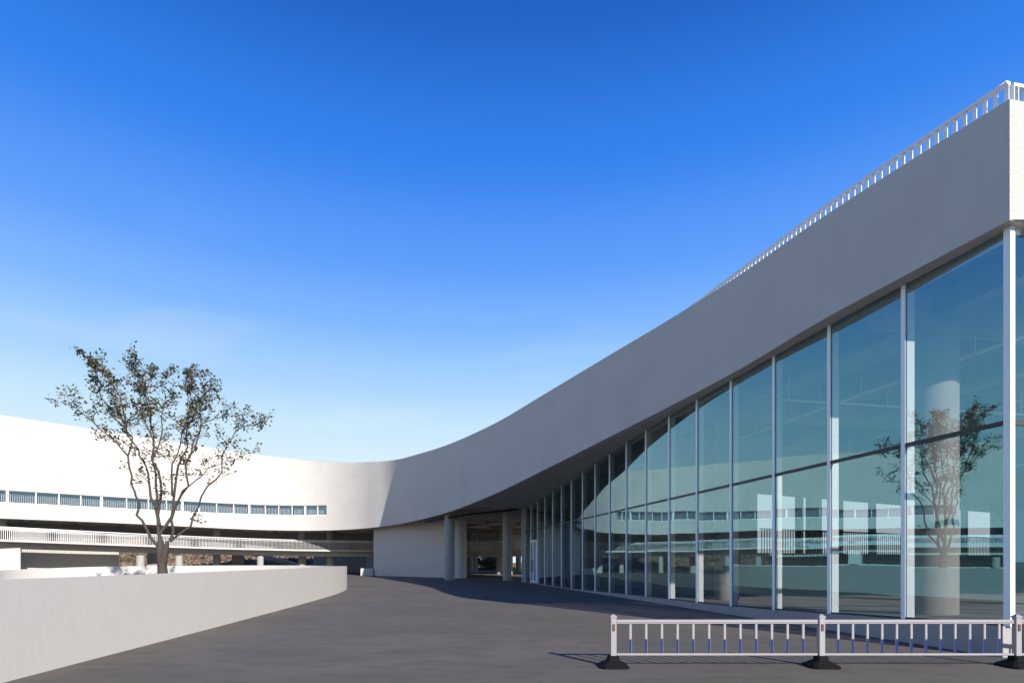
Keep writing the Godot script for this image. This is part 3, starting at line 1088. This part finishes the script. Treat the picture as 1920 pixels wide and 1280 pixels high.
func make_tree() -> void:
	var at := Vector2(-13.8, 23.2)
	var root := base("tree", pv(at.x, at.y, 0))
	tag(root, "sparse multi-stemmed tree with small dark leaves behind the low white wall", "tree")
	tr.seed = 2024
	twig_st = mb()
	leaf_st = mb()
	var sc := 0.0211
	var W := func(q: Array, dz: float) -> Vector3: return Vector3((q[0] - 305.0) * sc * 0.93, 1.5 + (1053.0 - q[1]) * sc * (1.0 - 0.075 * clampf((1053.0 - q[1]) / 400.0, 0.0, 1.0)), dz)
	tube(twig_st, [Vector3(0, -0.1, 0), Vector3(0, 0.5, 0), W.call([303, 1066], 0), W.call([300, 1040], 0), W.call([299, 1018], 0), W.call([297, 1000], 0)], [0.29, 0.215, 0.175, 0.155, 0.125, 0.05], 12)
	tube(twig_st, [W.call([303, 1060], 0), W.call([312, 1030], 0.1), W.call([318, 1015], 0.15)], [0.15, 0.13, 0.06], 10)
	# each stem: depth at its tip, radius at its foot, points (across, up) in units of 2.1 cm
	var stems := [
		[-1.0, 0.105, [[300, 1035], [282, 1010], [262, 982], [248, 966], [250, 940], [245, 915], [236, 880], [229, 845], [233, 820], [222, 794], [203, 772], [183, 752], [168, 719], [154, 693], [150, 654], [133, 637]]],
		[0.6, 0.05, [[229, 845], [209, 820], [177, 789], [150, 761], [122, 741]]],
		[1.6, 0.055, [[222, 794], [209, 719], [194, 678], [178, 655], [168, 640]]],
		[1.5, 0.10, [[297, 1000], [290, 950], [280, 915], [278, 880], [268, 850], [256, 825], [243, 790], [231, 750], [225, 700], [215, 665]]],
		[-1.9, 0.10, [[298, 985], [292, 930], [285, 880], [276, 850], [272, 800], [262, 760], [244, 725], [245, 690], [250, 640]]],
		[2.3, 0.10, [[297, 1000], [302, 920], [303, 880], [293, 855], [295, 820], [288, 780], [285, 730], [290, 690], [287, 640]]],
		[-2.3, 0.11, [[300, 1010], [318, 962], [322, 915], [330, 870], [328, 850], [335, 820], [332, 770], [335, 720], [330, 680], [322, 650]]],
		[1.0, 0.07, [[322, 930], [325, 880], [340, 850], [350, 800], [362, 770], [365, 720], [370, 690]]],
		[2.0, 0.10, [[318, 1015], [325, 975], [345, 930], [360, 905], [365, 870], [385, 840], [395, 810], [402, 770], [408, 730], [412, 700]]],
		[-0.7, 0.09, [[318, 1018], [335, 1000], [360, 985], [375, 950], [395, 910], [415, 880], [418, 840], [430, 820], [440, 795], [465, 785], [492, 772]]],
		[-1.8, 0.05, [[345, 930], [375, 895], [390, 870], [425, 850], [445, 840]]],
		[1.4, 0.05, [[350, 800], [372, 775], [395, 735], [420, 715]]],
		[-1.2, 0.06, [[365, 870], [372, 820], [385, 780], [412, 760], [440, 755]]],
		[0.4, 0.05, [[293, 855], [310, 800], [315, 740], [310, 700], [330, 665]]],
		[1.9, 0.05, [[272, 800], [278, 740], [268, 690], [275, 660]]]]
	var known := []
	for s in stems:
		var pts := []
		var rad := []
		var q: Array = s[2]
		var m := q.size()
		# a side stem starts on the stem that carries it
		var z0 := 0.0
		var start = null
		for kp in known:
			if Vector2(kp[0], kp[1]).distance_to(Vector2(q[0][0], q[0][1])) < 13.0:
				start = kp[2]
				z0 = kp[2].z
		for i in m:
			var t := float(i) / (m - 1)
			var jit := Vector3(tr.randfn(), tr.randfn(), tr.randfn()) * 0.04
			var p: Vector3 = W.call(q[i], lerpf(z0, s[0] * 0.6, t * t * 0.6 + t * 0.4)) + jit
			if i == 0 and start != null: p = start
			if i > 0:
				var mid: Vector3 = (pts[-1] + p) * 0.5 + Vector3(tr.randfn(), tr.randfn() * 0.5, tr.randfn()) * 0.045
				pts.append(mid)
				rad.append(lerpf(s[1] * 0.64, 0.009, pow((i - 0.5) / (m - 1), 0.65)))
			pts.append(p)
			rad.append(lerpf(s[1] * 0.64, 0.009, pow(t, 0.65)))
			known.append([q[i][0], q[i][1], p])
		tube(twig_st, pts, rad, 8)
		for i in range(1, pts.size()):
			var up: float = pts[i].y
			if up < 4.6: continue
			var dir: Vector3 = (pts[i] - pts[i - 1]).normalized()
			var dens := clampf((up - 4.4) / 3.0, 0.25, 1.0)
			var cnt := int(dens * 2.4 + tr.randf())
			for k in cnt:
				var o: Vector3 = pts[i - 1].lerp(pts[i], tr.randf())
				var out := Vector3(o.x * 0.15 + tr.randfn() * 0.7, 0.25 + tr.randf() * 0.4, tr.randfn() * 0.8)
				var room := clampf((9.9 - o.y) / 2.4, 0.18, 1.0)
				twig(o, (dir * 0.5 + out).normalized(), tr.randf_range(0.3, 0.72) * room, maxf(rad[i] * 0.4, 0.008), 1 if tr.randf() < 0.85 else 0)
		leaf_clump(pts[-1], 8, 0.09)
	# a few low sprays
	for q in [[246, 895, -0.3], [262, 890, 0.4], [372, 880, 0.3], [380, 865, -0.2], [395, 905, 0.2], [330, 925, 0.3], [375, 975, 0.1], [300, 945, 0.4], [385, 890, 0.5]]:
		var o: Vector3 = W.call(q, q[2])
		twig(o, Vector3(tr.randfn(), 0.3, tr.randfn()).normalized(), 0.4, 0.012, 1)
	build(twig_st, "trunk", M.bark, root)
	kind(build(leaf_st, "crown", M.leaf, root), "stuff")

# ---------------------------------------------------------------- traffic barrier
func barrier(at: Vector3, span: float, label: String) -> void:
	var root := base("traffic_barrier", at)
	tag(root, label, "barrier", "barrier sections in front of the hall")
	# black rubber foot: stepped pyramid
	var st := mb()
	var ring := func(hx: float, hz: float, y: float) -> Array:
		var k := 0.05 * hx / 0.2
		return [Vector3(hx, y, -hz + k), Vector3(hx, y, hz - k), Vector3(hx - k, y, hz), Vector3(-hx + k, y, hz), Vector3(-hx, y, hz - k), Vector3(-hx, y, -hz + k), Vector3(-hx + k, y, -hz), Vector3(hx - k, y, -hz)]
	var rings := [ring.call(0.20, 0.21, 0.0), ring.call(0.20, 0.21, 0.03), ring.call(0.085, 0.09, 0.10), ring.call(0.08, 0.085, 0.11), ring.call(0.075, 0.08, 0.16), ring.call(0.05, 0.055, 0.165)]
	for i in rings.size() - 1:
		for k in 8: quad(st, rings[i][k], rings[i + 1][k], rings[i + 1][(k + 1) % 8], rings[i][(k + 1) % 8])
	for k in range(1, 7):
		for v in [rings[-1][0], rings[-1][k + 1], rings[-1][k]]: st.add_vertex(v)
	build(st, "rubber_foot", M.rubber, root)
	st = mb()
	bevel_box(st, Vector3(0, 0.44, 0), Vector3(0.083, 0.57, 0.083), 0.006)
	var post := build(st, "post", M.rail_grey, root)
	st = mb()
	bevel_box(st, Vector3(0, 0.712, 0), Vector3(0.10, 0.022, 0.10), 0.005)
	for s in 4:
		var a := Vector3(0.046, 0.722, 0.046).rotated(Vector3.UP, s * PI / 2)
		var b := Vector3(0.046, 0.722, 0.046).rotated(Vector3.UP, (s + 1) * PI / 2)
		var c := Vector3(0.014, 0.75, 0.014).rotated(Vector3.UP, s * PI / 2)
		var d := Vector3(0.014, 0.75, 0.014).rotated(Vector3.UP, (s + 1) * PI / 2)
		quad(st, a, c, d, b)
		for v in [c, Vector3(0, 0.752, 0), d]: st.add_vertex(v)
	build(st, "post_cap", M.rail_grey, post)
	st = mb()
	bevel_box(st, Vector3(0.0, 0.565, 0.047), Vector3(0.036, 0.10, 0.010), 0.004)
	build(st, "reflector", M.reflector, post)
	# rails
	st = mb()
	bevel_box(st, Vector3(span / 2, 0.652, 0), Vector3(span - 0.084, 0.046, 0.036), 0.010)
	bevel_box(st, Vector3(span / 2, 0.624, 0), Vector3(span - 0.09, 0.012, 0.044), 0.003)
	build(st, "top_rail", M.rail_grey, root)
	st = mb()
	bevel_box(st, Vector3(span / 2, 0.178, 0), Vector3(span - 0.084, 0.034, 0.034), 0.008)
	build(st, "bottom_rail", M.rail_grey, root)
	var n := 12
	for k in n:
		var x := 0.245 + (span - 0.50) * k / (n - 1)
		st = mb()
		bevel_box(st, Vector3(x, 0.4065, 0), Vector3(0.037, 0.422, 0.024), 0.006)
		var b := build(st, "baluster", M.rail_grey, root)
		st = mb()
		slab(st, Vector3(x - 0.013, 0.20, 0.0125), Vector3(0.026, 0, 0), Vector3(0, 0.195 + 0.004 * (k % 3), 0), Vector3(0, 0, 0.0015))
		build(st, "reflective_strip", M.blue_film, b)

func _ready() -> void:
	setup_view()
	make_materials()
	make_ground()
	make_building()
	make_hall()
	make_walkway()
	make_ramp_ring()
	make_low_wall()
	make_roof_railing()
	barrier(pv(1.447, 8.38, 0), 2.97, "grey traffic barrier section with blue strips, its post free-standing at the open end")
	barrier(pv(4.417, 8.38, 0), 2.80, "middle grey traffic barrier section with blue strips, joined at both ends")
	barrier(pv(7.217, 8.38, 0), 2.97, "grey traffic barrier section with blue strips beside the hall corner")
	make_tree()
	bush(pv(-7.2, 97.0, 0), Vector3(2.2, 2.6, 1.5), Color(0.10, 0.10, 0.03), 5, "yellow-green bush between the concrete core and the dark column")
	bush(pv(-3.4, 98.0, 0), Vector3(2.4, 2.8, 1.5), Color(0.09, 0.10, 0.035), 6, "rounded green bush behind the slender columns")
	bush(pv(-31.5, 84.0, 0), Vector3(1.1, 1.5, 1.0), Color(0.035, 0.055, 0.015), 7, "small dark green bush at the foot of the brown bank")
